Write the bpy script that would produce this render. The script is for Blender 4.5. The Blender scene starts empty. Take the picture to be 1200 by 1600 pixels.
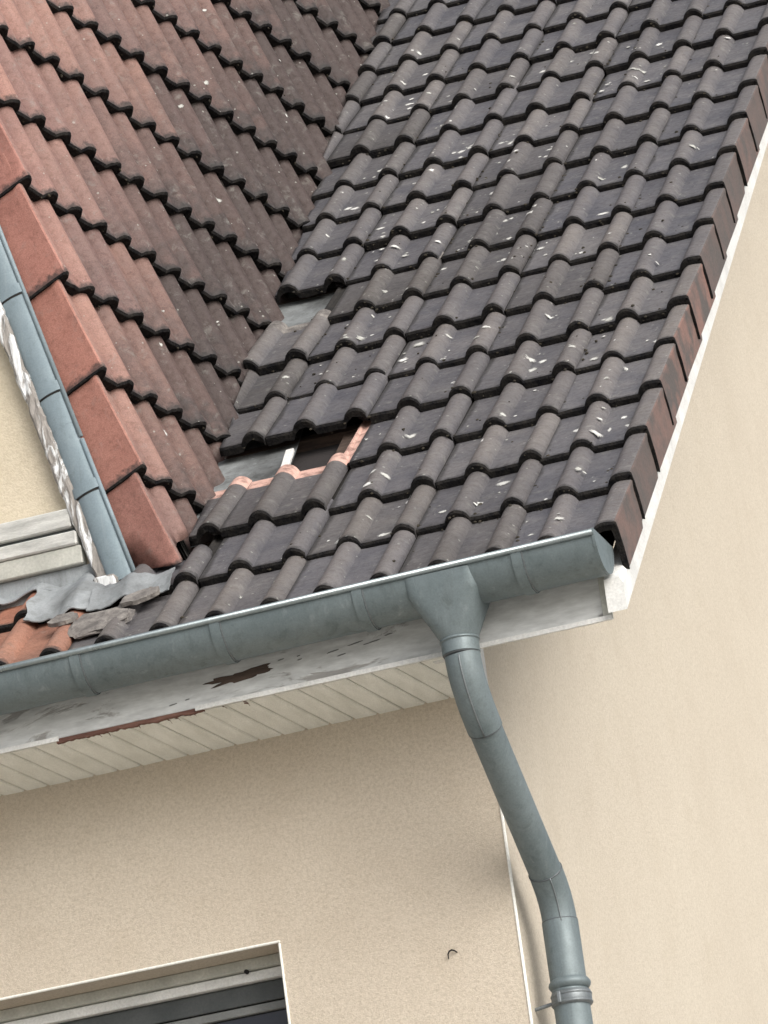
import bpy, bmesh, math, random
from mathutils import Vector, Matrix, noise

# ------------------------------------------------------------------ camera, sky, sun, exposure
scene = bpy.context.scene
R = math.radians
YAW, PITCH, ROLL = R(15.429), R(18.598), R(-7.806)
CAM = Vector((2.897, -12.542, -4.220))
FPIX = 8476.0
fw = Vector((-math.sin(YAW)*math.cos(PITCH), math.cos(YAW)*math.cos(PITCH), math.sin(PITCH)))
rt = Vector((math.cos(YAW), math.sin(YAW), 0)); up = rt.cross(fw)
rt, up = math.cos(ROLL)*rt + math.sin(ROLL)*up, -math.sin(ROLL)*rt + math.cos(ROLL)*up
cam_d = bpy.data.cameras.new('camera'); cam = bpy.data.objects.new('camera', cam_d)
scene.collection.objects.link(cam)
cam_d.sensor_fit = 'VERTICAL'; cam_d.sensor_height = 24.0
cam_d.lens = FPIX/1600*24.0
cam_d.clip_start = 0.1; cam_d.clip_end = 2000
cam.matrix_world = Matrix(((rt.x, up.x, -fw.x, CAM.x), (rt.y, up.y, -fw.y, CAM.y), (rt.z, up.z, -fw.z, CAM.z), (0, 0, 0, 1)))
scene.camera = cam

SUN_DIR = Vector((0.78, -0.66, 0.66)).normalized()
world = bpy.data.worlds.new('World'); scene.world = world; world.use_nodes = True
wn = world.node_tree.nodes; wl = world.node_tree.links
bg = wn['Background']
sky = wn.new('ShaderNodeTexSky'); sky.sky_type = 'NISHITA'; sky.sun_disc = False
sky.sun_elevation = math.asin(SUN_DIR.z); sky.sun_rotation = math.atan2(SUN_DIR.x, SUN_DIR.y)
sky.air_density = 1.0; sky.dust_density = 4.0; sky.ozone_density = 1.0
hsv = wn.new('ShaderNodeHueSaturation'); hsv.inputs['Saturation'].default_value = 0.32
wl.new(sky.outputs[0], hsv.inputs['Color']); wl.new(hsv.outputs[0], bg.inputs['Color'])
bg.inputs['Strength'].default_value = 0.15
sun_d = bpy.data.lights.new('sun', 'SUN'); sun_d.energy = 1.25; sun_d.angle = R(50); sun_d.color = (1, 0.96, 0.90)
sun = bpy.data.objects.new('sun', sun_d); scene.collection.objects.link(sun)
sun.rotation_euler = (-SUN_DIR).to_track_quat('-Z', 'Y').to_euler(); sun.location = (3, -6, 12)
vs = scene.view_settings
vs.view_transform = 'Standard'; vs.look = 'None'; vs.gamma = 1; vs.use_curve_mapping = False
vs.exposure = 0.36

rng = random.Random(7)
COL = scene.collection

# ------------------------------------------------------------------ helpers
WM = {}   # world matrices of objects by name
def wmat(o): return WM.get(o.name, Matrix.Identity(4))
def place(o, mw, parent=None):
    WM[o.name] = mw.copy()
    if parent is not None:
        o.parent = parent; o.matrix_basis = wmat(parent).inverted() @ mw
    else:
        o.matrix_basis = mw
    return o
def tag(o, label=None, cat=None, group=None, kind=None):
    if label: o['label'] = label
    if cat: o['category'] = cat
    if group: o['group'] = group
    if kind: o['kind'] = kind
    return o
def empty(name, loc, label, cat):
    o = bpy.data.objects.new(name, None); COL.objects.link(o); o.empty_display_size = 0.2
    place(o, Matrix.Translation(loc)); return tag(o, label, cat)
def obj(name, me, parent=None, mw=None, mats=None):
    o = bpy.data.objects.new(name, me); COL.objects.link(o)
    if mats:
        for m in mats:
            me.materials.append(m)
    return place(o, mw or Matrix.Identity(4), parent)
def mesh(name, verts, faces, smooth=False, mi=None):
    me = bpy.data.meshes.new(name); me.from_pydata([tuple(v) for v in verts], [], faces)
    if smooth:
        me.polygons.foreach_set('use_smooth', [True]*len(me.polygons))
    if mi: me.polygons.foreach_set('material_index', mi)
    me.update(); return me
def bm_mesh(name, bm, smooth=False):
    me = bpy.data.meshes.new(name); bmesh.ops.recalc_face_normals(bm, faces=bm.faces)
    bm.to_mesh(me); bm.free()
    if smooth: me.polygons.foreach_set('use_smooth', [True]*len(me.polygons))
    return me
def box_bm(bm, lo, hi, m=None, bevel=0.0):
    vs_ = [Vector((x, y, z)) for x in (lo[0], hi[0]) for y in (lo[1], hi[1]) for z in (lo[2], hi[2])]
    if m: vs_ = [m @ v for v in vs_]
    v = [bm.verts.new(q) for q in vs_]
    fs = [bm.faces.new([v[i] for i in f]) for f in ((0,1,3,2),(4,6,7,5),(0,4,5,1),(2,3,7,6),(0,2,6,4),(1,5,7,3))]
    if bevel:
        es = list({e for f in fs for e in f.edges})
        bmesh.ops.bevel(bm, geom=es, offset=bevel, segments=1, affect='EDGES')
def box(name, lo, hi, mat, parent=None, m=None, bevel=0.002):
    bm = bmesh.new(); box_bm(bm, lo, hi, m, bevel)
    return obj(name, bm_mesh(name, bm), parent, None, [mat])
def frame(o, x, y, z):
    return Matrix(((x.x, y.x, z.x, o.x), (x.y, y.y, z.y, o.y), (x.z, y.z, z.z, o.z), (0, 0, 0, 1)))
def tube(path, radii, n=24, cap=True):
    """rings along path with parallel transport"""
    vs_, fs = [], []
    path = [Vector(p) for p in path]
    if not isinstance(radii, (list, tuple)): radii = [radii]*len(path)
    tans = []
    for i in range(len(path)):
        a = path[max(0, i-1)]; b = path[min(len(path)-1, i+1)]; tans.append((b-a).normalized())
    nrm = tans[0].orthogonal().normalized()
    for i, p in enumerate(path):
        t = tans[i]; nrm = (nrm - t*nrm.dot(t)).normalized(); b = t.cross(nrm)
        for k in range(n):
            a = 2*math.pi*k/n; vs_.append(p + radii[i]*(math.cos(a)*nrm + math.sin(a)*b))
    for i in range(len(path)-1):
        for k in range(n):
            fs.append((i*n+k, i*n+(k+1) % n, (i+1)*n+(k+1) % n, (i+1)*n+k))
    if cap:
        fs.append(tuple(range(n))[::-1]); fs.append(tuple(range((len(path)-1)*n, len(path)*n)))
    return vs_, fs

# ------------------------------------------------------------------ materials
def newmat(name):
    m = bpy.data.materials.new(name); m.use_nodes = True
    nt = m.node_tree; return m, nt, nt.nodes['Principled BSDF']
class NT:
    def __init__(s, nt): s.nt = nt
    def n(s, t, **kw):
        nd = s.nt.nodes.new(t)
        for k, v in kw.items(): setattr(nd, k, v)
        return nd
    def link(s, a, b): s.nt.links.new(a, b)
    def setin(s, nd, k, v):
        if hasattr(v, 'is_output'): s.link(v, nd.inputs[k])
        else: nd.inputs[k].default_value = v
    def noise(s, vec, scale, detail=4, rough=.55, dist=0):
        nd = s.n('ShaderNodeTexNoise'); s.link(vec, nd.inputs['Vector'])
        nd.inputs['Scale'].default_value = scale; nd.inputs['Detail'].default_value = detail
        nd.inputs['Roughness'].default_value = rough; nd.inputs['Distortion'].default_value = dist
        return nd.outputs['Fac']
    def voro(s, vec, scale, out='Distance'):
        nd = s.n('ShaderNodeTexVoronoi'); s.link(vec, nd.inputs['Vector']); nd.inputs['Scale'].default_value = scale
        return nd.outputs[out]
    def ramp(s, fac, a, b, lo=0., hi=1.):
        nd = s.n('ShaderNodeMapRange'); s.setin(nd, 0, fac)
        nd.inputs[1].default_value = a; nd.inputs[2].default_value = b
        nd.inputs[3].default_value = lo; nd.inputs[4].default_value = hi; nd.clamp = True
        return nd.outputs[0]
    def math(s, op, a, b=0.):
        nd = s.n('ShaderNodeMath', operation=op); s.setin(nd, 0, a); s.setin(nd, 1, b); return nd.outputs[0]
    def mix(s, fac, a, b, mode='MIX'):
        nd = s.n('ShaderNodeMix', data_type='RGBA', blend_type=mode)
        s.setin(nd, 0, fac)
        for i, v in ((6, a), (7, b)):
            if hasattr(v, 'is_output'): s.link(v, nd.inputs[i])
            else: nd.inputs[i].default_value = (*v, 1)
        return nd.outputs[2]
    def mapping(s, vec, scale=(1, 1, 1)):
        nd = s.n('ShaderNodeMapping'); s.link(vec, nd.inputs[0]); nd.inputs['Scale'].default_value = scale; return nd.outputs[0]
    def bump(s, h, strength, dist, bsdf):
        nd = s.n('ShaderNodeBump'); s.link(h, nd.inputs['Height']); nd.inputs['Strength'].default_value = strength
        nd.inputs['Distance'].default_value = dist; s.link(nd.outputs[0], bsdf.inputs['Normal'])
    def coord(s): return s.n('ShaderNodeTexCoord').outputs['Object']

def tile_coord(q):
    oi = q.n('ShaderNodeObjectInfo')
    comb = q.n('ShaderNodeCombineXYZ')
    q.link(q.math('MULTIPLY', oi.outputs['Random'], 37.), comb.inputs[0])
    q.link(q.math('MULTIPLY', oi.outputs['Random'], 91.), comb.inputs[1])
    add = q.n('ShaderNodeVectorMath', operation='ADD'); q.link(q.coord(), add.inputs[0]); q.link(comb.outputs[0], add.inputs[1])
    sep = q.n('ShaderNodeSeparateColor'); q.link(oi.outputs['Color'], sep.inputs[0])
    return add.outputs[0], oi.outputs['Random'], sep.outputs[0], sep.outputs[1]

def tile_mat(name, dark, light, crestc, stain, specks, rough=.72, crest_amt=.6):
    m, nt, b = newmat(name); q = NT(nt)
    v, rnd, st, warm = tile_coord(q)
    n1 = q.noise(v, 9, 5); n2 = q.noise(v, 60, 4, .6); n3 = q.noise(v, 260, 3, .6)
    c = q.mix(q.ramp(n1, .32, .68), dark, light)
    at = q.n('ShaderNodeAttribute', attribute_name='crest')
    c = q.mix(q.math('MULTIPLY', at.outputs['Fac'], q.ramp(n2, .2, .75, .45*crest_amt, crest_amt)), c, crestc)  # roll crests tinted paler: sky light on the rolls painted in, plus some wear
    # per-tile brightness
    c = q.mix(1., c, q.mix(rnd, (.82, .825, .85), (1.19, 1.16, 1.10)), 'MULTIPLY')
    # dirt film (stain amount comes from the object's colour)
    sy = q.n('ShaderNodeSeparateXYZ'); q.link(q.coord(), sy.inputs[0])
    sf = q.math('MULTIPLY', st, q.ramp(q.noise(v, 14, 5, .6), .30, .62, .78, 1.10))
    sf = q.math('MULTIPLY', sf, q.ramp(sy.outputs[1], .03, .27, 1.08, .74))
    sf = q.math('MAXIMUM', sf, q.math('MULTIPLY', q.math('SUBTRACT', st, .52), 2.1))
    c = q.mix(q.math('MINIMUM', sf, 1.), c, q.mix(q.ramp(st, .45, .95), stain, tuple(x*.46 for x in stain)))
    # grain
    c = q.mix(1., c, q.mix(q.ramp(n3, .3, .7), (.78, .78, .78), (1.2, 1.2, 1.2)), 'MULTIPLY')
    c = q.mix(q.ramp(n2, .50, .70, 0, .55), c, q.mix(1., c, (.60, .58, .57), 'MULTIPLY'))
    n6 = q.noise(v, 24, 6, .7, .4)
    c = q.mix(q.ramp(n6, .56, .70, 0, .42 if specks > .15 else .25), c, (.24, .235, .215))
    # algae creeping up from the lower edge
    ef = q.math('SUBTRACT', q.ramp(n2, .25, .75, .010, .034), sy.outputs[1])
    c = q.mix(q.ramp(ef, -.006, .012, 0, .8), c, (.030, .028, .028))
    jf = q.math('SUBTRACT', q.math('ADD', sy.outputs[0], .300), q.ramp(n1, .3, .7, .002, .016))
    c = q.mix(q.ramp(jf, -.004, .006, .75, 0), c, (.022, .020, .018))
    # pale lichen specks
    if specks:
        vo = q.n('ShaderNodeTexVoronoi'); q.link(v, vo.inputs['Vector']); vo.inputs['Scale'].default_value = 55
        sepc = q.n('ShaderNodeSeparateColor'); q.link(vo.outputs['Color'], sepc.inputs[0])
        r = q.math('MULTIPLY', q.math('SUBTRACT', sepc.outputs[0], 1-specks), 1.1)
        c = q.mix(q.math('MULTIPLY', q.math('LESS_THAN', vo.outputs['Distance'], r), .55), c, (.36, .36, .33))
    q.link(c, b.inputs['Base Color'])
    q.link(q.ramp(n2, .3, .7, rough-.1, rough+.12), b.inputs['Roughness'])
    b.inputs['Specular IOR Level'].default_value = .45
    q.bump(q.math('ADD', q.math('MULTIPLY', n3, .5), n2), .35, .003, b)
    return m
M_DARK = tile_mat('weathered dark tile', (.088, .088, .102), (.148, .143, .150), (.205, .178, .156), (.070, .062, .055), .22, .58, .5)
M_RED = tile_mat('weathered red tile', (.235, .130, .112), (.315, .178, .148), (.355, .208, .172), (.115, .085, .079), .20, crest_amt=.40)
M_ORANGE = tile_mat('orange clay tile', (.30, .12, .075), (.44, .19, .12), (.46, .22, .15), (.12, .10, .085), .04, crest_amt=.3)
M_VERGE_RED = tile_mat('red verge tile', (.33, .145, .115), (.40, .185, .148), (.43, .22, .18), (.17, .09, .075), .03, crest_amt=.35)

def verge_flange_mat():
    m, nt, b = newmat('verge flange clay'); q = NT(nt)
    v, rnd, st, warm = tile_coord(q)
    n1 = q.noise(v, 9, 5, .6); n2 = q.noise(v, 120, 4, .6)
    f = q.math('MULTIPLY', q.ramp(n1, .42, .60), q.ramp(rnd, .15, .8, .25, 1.))
    c = q.mix(f, (.088, .074, .068), (.205, .118, .096))
    c = q.mix(1., c, q.mix(q.ramp(n2, .3, .7), (.8, .8, .8), (1.2, 1.2, 1.2)), 'MULTIPLY')
    q.link(c, b.inputs['Base Color']); b.inputs['Roughness'].default_value = .75
    q.bump(n2, .3, .002, b); return m
M_FLANGE = verge_flange_mat()

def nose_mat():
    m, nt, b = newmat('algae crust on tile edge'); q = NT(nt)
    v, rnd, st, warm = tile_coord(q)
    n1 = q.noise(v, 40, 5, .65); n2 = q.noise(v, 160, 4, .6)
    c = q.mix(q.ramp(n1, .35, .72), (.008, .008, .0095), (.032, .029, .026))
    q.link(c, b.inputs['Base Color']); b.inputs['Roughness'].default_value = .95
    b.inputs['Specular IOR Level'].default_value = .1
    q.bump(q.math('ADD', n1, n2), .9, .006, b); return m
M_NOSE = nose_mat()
def simple(name, c0, c1, scale, rough=.7, fine=150, metallic=0., bumpd=.002, bumps=.25, spec=.4, stretch=(1, 1, 1), lo=.35, hi=.65):
    m, nt, b = newmat(name); q = NT(nt)
    v = q.mapping(q.coord(), stretch)
    n1 = q.noise(v, scale, 5, .6); n2 = q.noise(v, fine, 4, .6)
    c = q.mix(q.ramp(n1, lo, hi), c0, c1)
    c = q.mix(1., c, q.mix(q.ramp(n2, .3, .7), (.88, .88, .88), (1.12, 1.12, 1.12)), 'MULTIPLY')
    q.link(c, b.inputs['Base Color']); b.inputs['Metallic'].default_value = metallic
    q.link(q.ramp(n1, .2, .8, rough-.08, rough+.1), b.inputs['Roughness']); b.inputs['Specular IOR Level'].default_value = spec
    q.bump(n2, bumps, bumpd, b); return m
M_CLAY = simple('fresh pink clay', (.20, .12, .10), (.58, .37, .31), 26, .85, lo=.30, hi=.52)
M_DIRT = simple('dark grime', (.012, .011, .011), (.03, .027, .024), 40, .95)
M_WOOD_DARK = simple('dark old wood', (.045, .032, .026), (.10, .07, .055), 12, .85, stretch=(1, 1, 6))
M_WOOD_RED = simple('bare reddish wood', (.10, .045, .035), (.19, .10, .075), 14, .85, stretch=(1, 6, 6))
M_UNDERLAY = simple('roof underlay', (.02, .018, .018), (.035, .03, .03), 5, .95)
M_SOFFIT = simple('cream painted soffit', (.70, .70, .64), (.82, .82, .765), 7, .6, stretch=(4, 1, 4))
M_WHITE = simple('white painted trim', (.58, .58, .56), (.74, .74, .72), 9, .55)
M_BEAD = simple('white plaster corner bead', (.80, .79, .73), (.88, .87, .82), 20, .6)
def spot_mat():
    m, nt, b = newmat('pale lichen and droppings'); q = NT(nt); v = q.coord()
    n1 = q.noise(v, 11, 2); n2 = q.noise(v, 330, 4, .65)
    c = q.mix(q.ramp(n1, .35, .65), (.38, .38, .35), (.74, .74, .71))
    q.link(c, b.inputs['Base Color']); b.inputs['Roughness'].default_value = .9; b.inputs['Specular IOR Level'].default_value = .1
    at = q.n('ShaderNodeAttribute', attribute_name='fade')
    al = q.ramp(q.math('ADD', at.outputs['Fac'], q.math('MULTIPLY', q.math('SUBTRACT', n2, .5), 1.3)), .02, .52)
    q.link(al, b.inputs['Alpha']); return m
M_SPOT = spot_mat()
M_MOSS = simple('dry dark moss', (.02, .018, .013), (.06, .05, .035), 60, .95, bumps=.8, bumpd=.006)
M_LEAF = simple('yellow lichen', (.45, .30, .08), (.55, .40, .15), 60, .8)
M_MORTAR = simple('grey cracked mortar', (.11, .10, .095), (.27, .25, .23), 26, .9, bumps=.7, bumpd=.006)
M_FRAME = simple('grey window frame', (.38, .38, .34), (.48, .48, .43), 10, .5)
M_FRAME_MID = simple('mid grey frame', (.13, .135, .13), (.18, .185, .18), 10, .5)
M_FRAME_DARK = simple('dark shutter slat', (.045, .05, .05), (.07, .075, .075), 10, .5)
M_SILL = simple('weathered pale sill', (.36, .36, .34), (.58, .58, .55), 10, .7, stretch=(1, 6, 6))
M_GROUND = simple('pale gravel yard', (.37, .35, .31), (.47, .445, .40), 3, .9)

def zinc_mat(name, base, worn, metallic=.35, rough=.42, dirt=.35):
    m, nt, b = newmat(name); q = NT(nt)
    v = q.coord()
    n1 = q.noise(v, 5, 6, .65, .4); n2 = q.noise(v, 45, 5, .6); n3 = q.noise(v, 220, 3)
    c = q.mix(q.ramp(n1, .35, .68), base, worn)
    c = q.mix(q.ramp(n2, .58, .75, 0, .4), c, q.mix(1., c, (.68, .70, .72), 'MULTIPLY'))
    c = q.mix(1., c, q.mix(q.ramp(n3, .3, .7), (.92, .92, .92), (1.08, 1.08, 1.08)), 'MULTIPLY')
    runs = q.noise(q.mapping(v, (38, 38, 3)), 1., 5, .65, .3)
    c = q.mix(q.ramp(runs, .52, .78, 0, dirt), c, q.mix(1., c, (.50, .50, .48), 'MULTIPLY'))
    c = q.mix(q.ramp(runs, .40, .18, 0, dirt*.8), c, (.42, .45, .46))
    n4 = q.noise(v, 18, 6, .7, .5)
    c = q.mix(q.ramp(n4, .58, .70, 0, dirt), c, q.mix(1., c, (.62, .60, .56), 'MULTIPLY'))
    q.link(c, b.inputs['Base Color']); b.inputs['Metallic'].default_value = metallic
    q.link(q.ramp(n4, .3, .7, rough-.08, rough+.18), b.inputs['Roughness'])
    q.bump(q.math('ADD', n2, q.math('MULTIPLY', n1, 3.)), .14, .003, b); return m
M_ZINC = zinc_mat('weathered zinc', (.135, .170, .180), (.19, .228, .238), .3, .48, .5)
M_RIM = zinc_mat('rolled zinc rim', (.24, .28, .29), (.32, .36, .37), .75, .30)
M_ZINC_BLUE = zinc_mat('bluish zinc trim', (.205, .262, .292), (.255, .315, .345), .12, .58)
M_ZINC_DULL = zinc_mat('dull lead sheet', (.17, .18, .185), (.36, .385, .40), .1, .65, .55)
M_SEAM = zinc_mat('dark seam grime', (.085, .095, .10), (.14, .155, .165), .2, .6)
M_CLAMP = zinc_mat('galvanised clamp', (.16, .18, .19), (.22, .24, .25), .5, .4)

def wall_mat(name, a, b_, spot, scale, amt):
    m, nt, b = newmat(name); q = NT(nt); v = q.coord()
    n1 = q.noise(v, 1.6, 5, .6); n2 = q.noise(v, scale, 6, .68, .3); n3 = q.noise(v, scale*4, 4, .65)
    c = q.mix(q.ramp(n1, .3, .7), a, b_)
    runs = q.noise(q.mapping(v, (9, 9, .7)), 1., 5, .6)
    c = q.mix(q.ramp(runs, .55, .80, 0, .16), c, q.mix(1., c, (.80, .77, .72), 'MULTIPLY'))
    n5 = q.noise(v, 7, 6, .7)
    c = q.mix(q.ramp(n5, .50, .72, 0, .32), c, q.mix(1., c, (.84, .81, .76), 'MULTIPLY'))
    c = q.mix(q.ramp(n2, .42, .70, 0, amt), c, spot)
    c = q.mix(q.ramp(n3, .45, .72, 0, amt*1.1), c, q.mix(1., c, (.76, .72, .66), 'MULTIPLY'))
    q.link(c, b.inputs['Base Color']); b.inputs['Roughness'].default_value = .92; b.inputs['Specular IOR Level'].default_value = .15
    q.bump(q.math('ADD', n2, n3), .55, .005, b); return m
M_WALL = wall_mat('beige roughcast', (.625, .545, .45), (.675, .60, .50), (.47, .405, .32), 115, .72)
M_GABLE = wall_mat('pale cream render', (.61, .55, .462), (.65, .592, .50), (.49, .435, .355), 95, .75)
M_DORMERWALL = wall_mat('cream dormer render', (.62, .55, .42), (.68, .60, .47), (.54, .47, .35), 45, .45)

def peel_mat(name, paint, bare, amount, scale, stretch):
    m, nt, b = newmat(name); q = NT(nt); v = q.mapping(q.coord(), stretch)
    n1 = q.noise(v, scale, 6, .65, .8); n2 = q.noise(v, scale*6, 4, .6)
    f = q.ramp(n1, amount, amount+.05)
    c = q.mix(f, bare, paint)
    c = q.mix(1., c, q.mix(q.ramp(n2, .3, .7), (.8, .8, .8), (1.15, 1.15, 1.15)), 'MULTIPLY')
    q.link(c, b.inputs['Base Color']); b.inputs['Roughness'].default_value = .75
    q.bump(q.math('ADD', f, q.math('MULTIPLY', n2, .4)), .6, .003, b); return m
M_PEEL = peel_mat('peeling white paint on grey wood', (.66, .67, .67), (.26, .24, .22), .49, 26, (1, 1, .22))
M_FASCIA = peel_mat('dirty white fascia paint', (.56, .57, .565), (.33, .32, .305), .40, 9, (.30, 1, 1.2))

def glass_mat():
    m, nt, b = newmat('dark window glass'); b.inputs['Base Color'].default_value = (.018, .018, .026, 1)
    b.inputs['Roughness'].default_value = .08; return m
M_GLASS = glass_mat()

# ------------------------------------------------------------------ ground
g = mesh('ground', [(-600, -600, -5.8), (600, -600, -5.8), (600, 600, -5.8), (-600, 600, -5.8)], [(0, 1, 2, 3)])
tag(obj('ground', g, None, None, [M_GROUND]), 'pale gravel yard below the house', None, None, 'structure')

# ------------------------------------------------------------------ roof frames
P_ = R(38.512); GM = 0.3328; RIB = 0.15
MX = Vector((1, 0, 0)); MU = Vector((0, math.cos(P_), math.sin(P_))); MN = MX.cross(MU)
Q_, DEL = R(75.218), R(7.602); GD = 0.311
DH = Vector((math.sin(DEL), math.cos(DEL), 0))
DU = -math.cos(Q_)*Vector((math.cos(DEL), -math.sin(DEL), 0)) + Vector((0, 0, math.sin(Q_)))
DN = DH.cross(DU); DO = Vector((-1.310, .395, .573))
VD = MN.cross(DN).normalized()
if VD.z < 0: VD = -VD
# a point on the valley: MN.p=0, DN.p=DN.DO, z=0 -> y=0
VP = Vector((DN.dot(DO)/DN.x, 0, 0))
def valley_x(y): return VP.x + VD.x/VD.y*y
VH = Vector((VD.y, -VD.x, 0)).normalized()       # horizontal, pointing to the main-roof side (+x)

# ------------------------------------------------------------------ tile meshes
ROLL_H, ROLL_W, THK, TLEN = .028, .0345, .014, .42
TILT_M, TILT_D = .062, .098
def roll(t):
    t = abs(t); return max(0., 1-t*t)**.72 if t < 1 else 0.
def h_std(x, rolls=(-.037, -.187)):
    return max(ROLL_H*roll((x-c)/ROLL_W) for c in rolls)
def xs_std():
    xs = [-.300]
    for c in (-.187, -.037):
        for i in range(-5, 6):
            x = c + ROLL_W*i/5*1.0
            if -.300 < x <= -.0056: xs.append(x)
    for x in (-.265, -.245, -.187-ROLL_W*1.09, -.187+ROLL_W*1.09, -.125, -.095, -.037-ROLL_W*1.09, -.295): xs.append(x)
    xs.append(-.0050); xs = sorted(set(round(x, 5) for x in xs)); return xs
def tile_mesh(name, seed, xs, hf, flange=None, nose=.0235, flare=.012):
    """nose at y=0 (crest top at z=0), head at y=TLEN; +x right. Slots 0 face, 1 nose crust, 2 fresh clay, 3 flange"""
    rr = random.Random(seed)
    ys = [0.0, .007, .030, .175, .349, TLEN]
    cols = [(x, hf(x)) for x in xs]
    if flange == 'right':
        x0 = xs[-1]; cols += [(x0+.004, ROLL_H-.006), (x0+.006, ROLL_H-.03), (x0+.007, ROLL_H-.075), (x0+.006, ROLL_H-.128)]
    if flange == 'left':
        x0 = xs[0]; cols = [(x0-.004, ROLL_H-.128), (x0-.006, ROLL_H-.075), (x0-.006, ROLL_H-.03), (x0-.004, ROLL_H-.006)] + cols
    n = len(cols); verts = []; crest = []
    ph = rr.uniform(0, 100)
    for yi, y in enumerate(ys):
        for ci, (x, h) in enumerate(cols):
            z = h - ROLL_H
            if flange == 'right' and ci >= n-4: x -= flare*y/TLEN*(.2 if ci == n-4 else 1)
            if flange == 'left' and ci < 4: x += flare*y/TLEN*(.2 if ci == 3 else 1)
            yy = y; zz = z
            if yi == 0: zz -= .006
            if yi <= 1:
                j = noise.noise(Vector((x*38+ph, seed*3.1, 0)))*.0042 + noise.noise(Vector((x*120+ph, seed*1.7, 4)))*.0032
                yy += j; zz += noise.noise(Vector((x*60+ph, seed*2.3, 9)))*.0012
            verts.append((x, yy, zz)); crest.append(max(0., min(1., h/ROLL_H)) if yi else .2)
    ntop = len(verts)
    # underside
    for yi, y in enumerate(ys):
        for ci, (x, h) in enumerate(cols):
            fl = flange and ((flange == 'right' and ci >= n-4) or (flange == 'left' and ci < 4))
            t = nose if yi <= 1 else THK
            if fl:
                fo = flare*y/TLEN; ft = (flare+.008) if yi < 2 else .009
                dx = -fo-ft if flange == 'right' else ft+fo
                verts.append((x+dx, y+.002, h-ROLL_H-(.014 if (ci == 3 and flange == 'left') or (ci == n-4 and flange == 'right') else 0)))
            else:
                verts.append((x, y + (.003 if yi == 0 else 0) + noise.noise(Vector((x*45+ph, seed, 20)))*(.004 if yi < 2 else 0), h-ROLL_H-t - (noise.noise(Vector((x*75+ph, seed, 30)))*.006+.001 if yi < 2 else 0)))
            crest.append(0.)
    faces, mi = [], []
    def isfl(ci): return flange and ((flange == 'right' and ci >= n-5) or (flange == 'left' and ci < 4))
    for yi in range(len(ys)-1):
        for ci in range(n-1):
            a = yi*n+ci
            faces.append((a, a+1, a+n+1, a+n))
            mi.append(1 if yi == 0 else (3 if isfl(ci) else (2 if yi == len(ys)-2 else 0)))
            b = ntop+a
            faces.append((b+n, b+n+1, b+1, b)); mi.append(1 if yi < 2 else 2)
    for ci in range(n-1):   # nose face and head face
        faces.append((ntop+ci, ntop+ci+1, ci+1, ci)); mi.append(1)
        a = (len(ys)-1)*n+ci; faces.append((a, a+1, ntop+a+1, ntop+a)); mi.append(2)
    for yi in range(len(ys)-1):   # sides
        a = yi*n; faces.append((a, a+n, ntop+a+n, ntop+a)); mi.append(4 if flange != 'left' else 1)
        a = yi*n+n-1; faces.append((a+n, a, ntop+a, ntop+a+n)); mi.append(0 if flange != 'right' else 1)
    # underlock strip at the left, fresh clay
    if flange != 'left':
        xl = xs[0]; zl = -ROLL_H-.0035
        s0 = len(verts)
        for (x, z) in ((xl-.034, zl+.003), (xl-.028, zl+.003), (xl-.024, zl-.004), (xl-.010, zl-.004), (xl-.006, zl), (xl+.001, zl)):
            for y in (.012, TLEN-.004):
                verts.append((x, y, z)); verts.append((x, y, z-.008)); crest += [0, 0]
        for k in range(5):
            b = s0+4*k
            faces.append((b, b+4, b+6, b+2)); mi.append(4)
            faces.append((b, b+1, b+5, b+4)); mi.append(1)
            faces.append((b+1, b+3, b+7, b+5)); mi.append(1)
    me = mesh(name, verts, faces, True, mi)
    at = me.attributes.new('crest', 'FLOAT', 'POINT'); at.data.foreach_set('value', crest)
    if hasattr(me, 'set_sharp_from_angle'): me.set_sharp_from_angle(angle=R(38))
    return me

XS = xs_std()
def with_mats(me, face, fl=M_FLANGE, head=None):
    head = head or face
    for m in (face, M_NOSE, head, fl, M_DIRT): me.materials.append(m)
    return me
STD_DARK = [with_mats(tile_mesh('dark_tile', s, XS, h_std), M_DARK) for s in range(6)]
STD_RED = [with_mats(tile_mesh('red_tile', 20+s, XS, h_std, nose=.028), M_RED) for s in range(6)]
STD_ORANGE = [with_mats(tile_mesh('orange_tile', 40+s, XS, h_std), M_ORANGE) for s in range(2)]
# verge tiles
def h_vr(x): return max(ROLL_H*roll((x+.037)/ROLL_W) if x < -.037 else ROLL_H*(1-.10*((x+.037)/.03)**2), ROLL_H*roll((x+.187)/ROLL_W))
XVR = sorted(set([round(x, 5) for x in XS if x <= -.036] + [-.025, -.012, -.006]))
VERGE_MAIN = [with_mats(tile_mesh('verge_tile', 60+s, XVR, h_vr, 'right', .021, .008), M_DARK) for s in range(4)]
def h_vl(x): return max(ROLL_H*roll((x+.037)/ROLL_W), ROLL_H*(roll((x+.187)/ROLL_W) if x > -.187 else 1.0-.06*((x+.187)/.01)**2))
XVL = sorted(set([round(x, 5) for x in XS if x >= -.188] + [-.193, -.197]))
VERGE_DORM = [with_mats(tile_mesh('verge_tile_red', 80+s, XVL, h_vl, 'left', .031, .016), M_RED, M_VERGE_RED) for s in range(4)]

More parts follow.
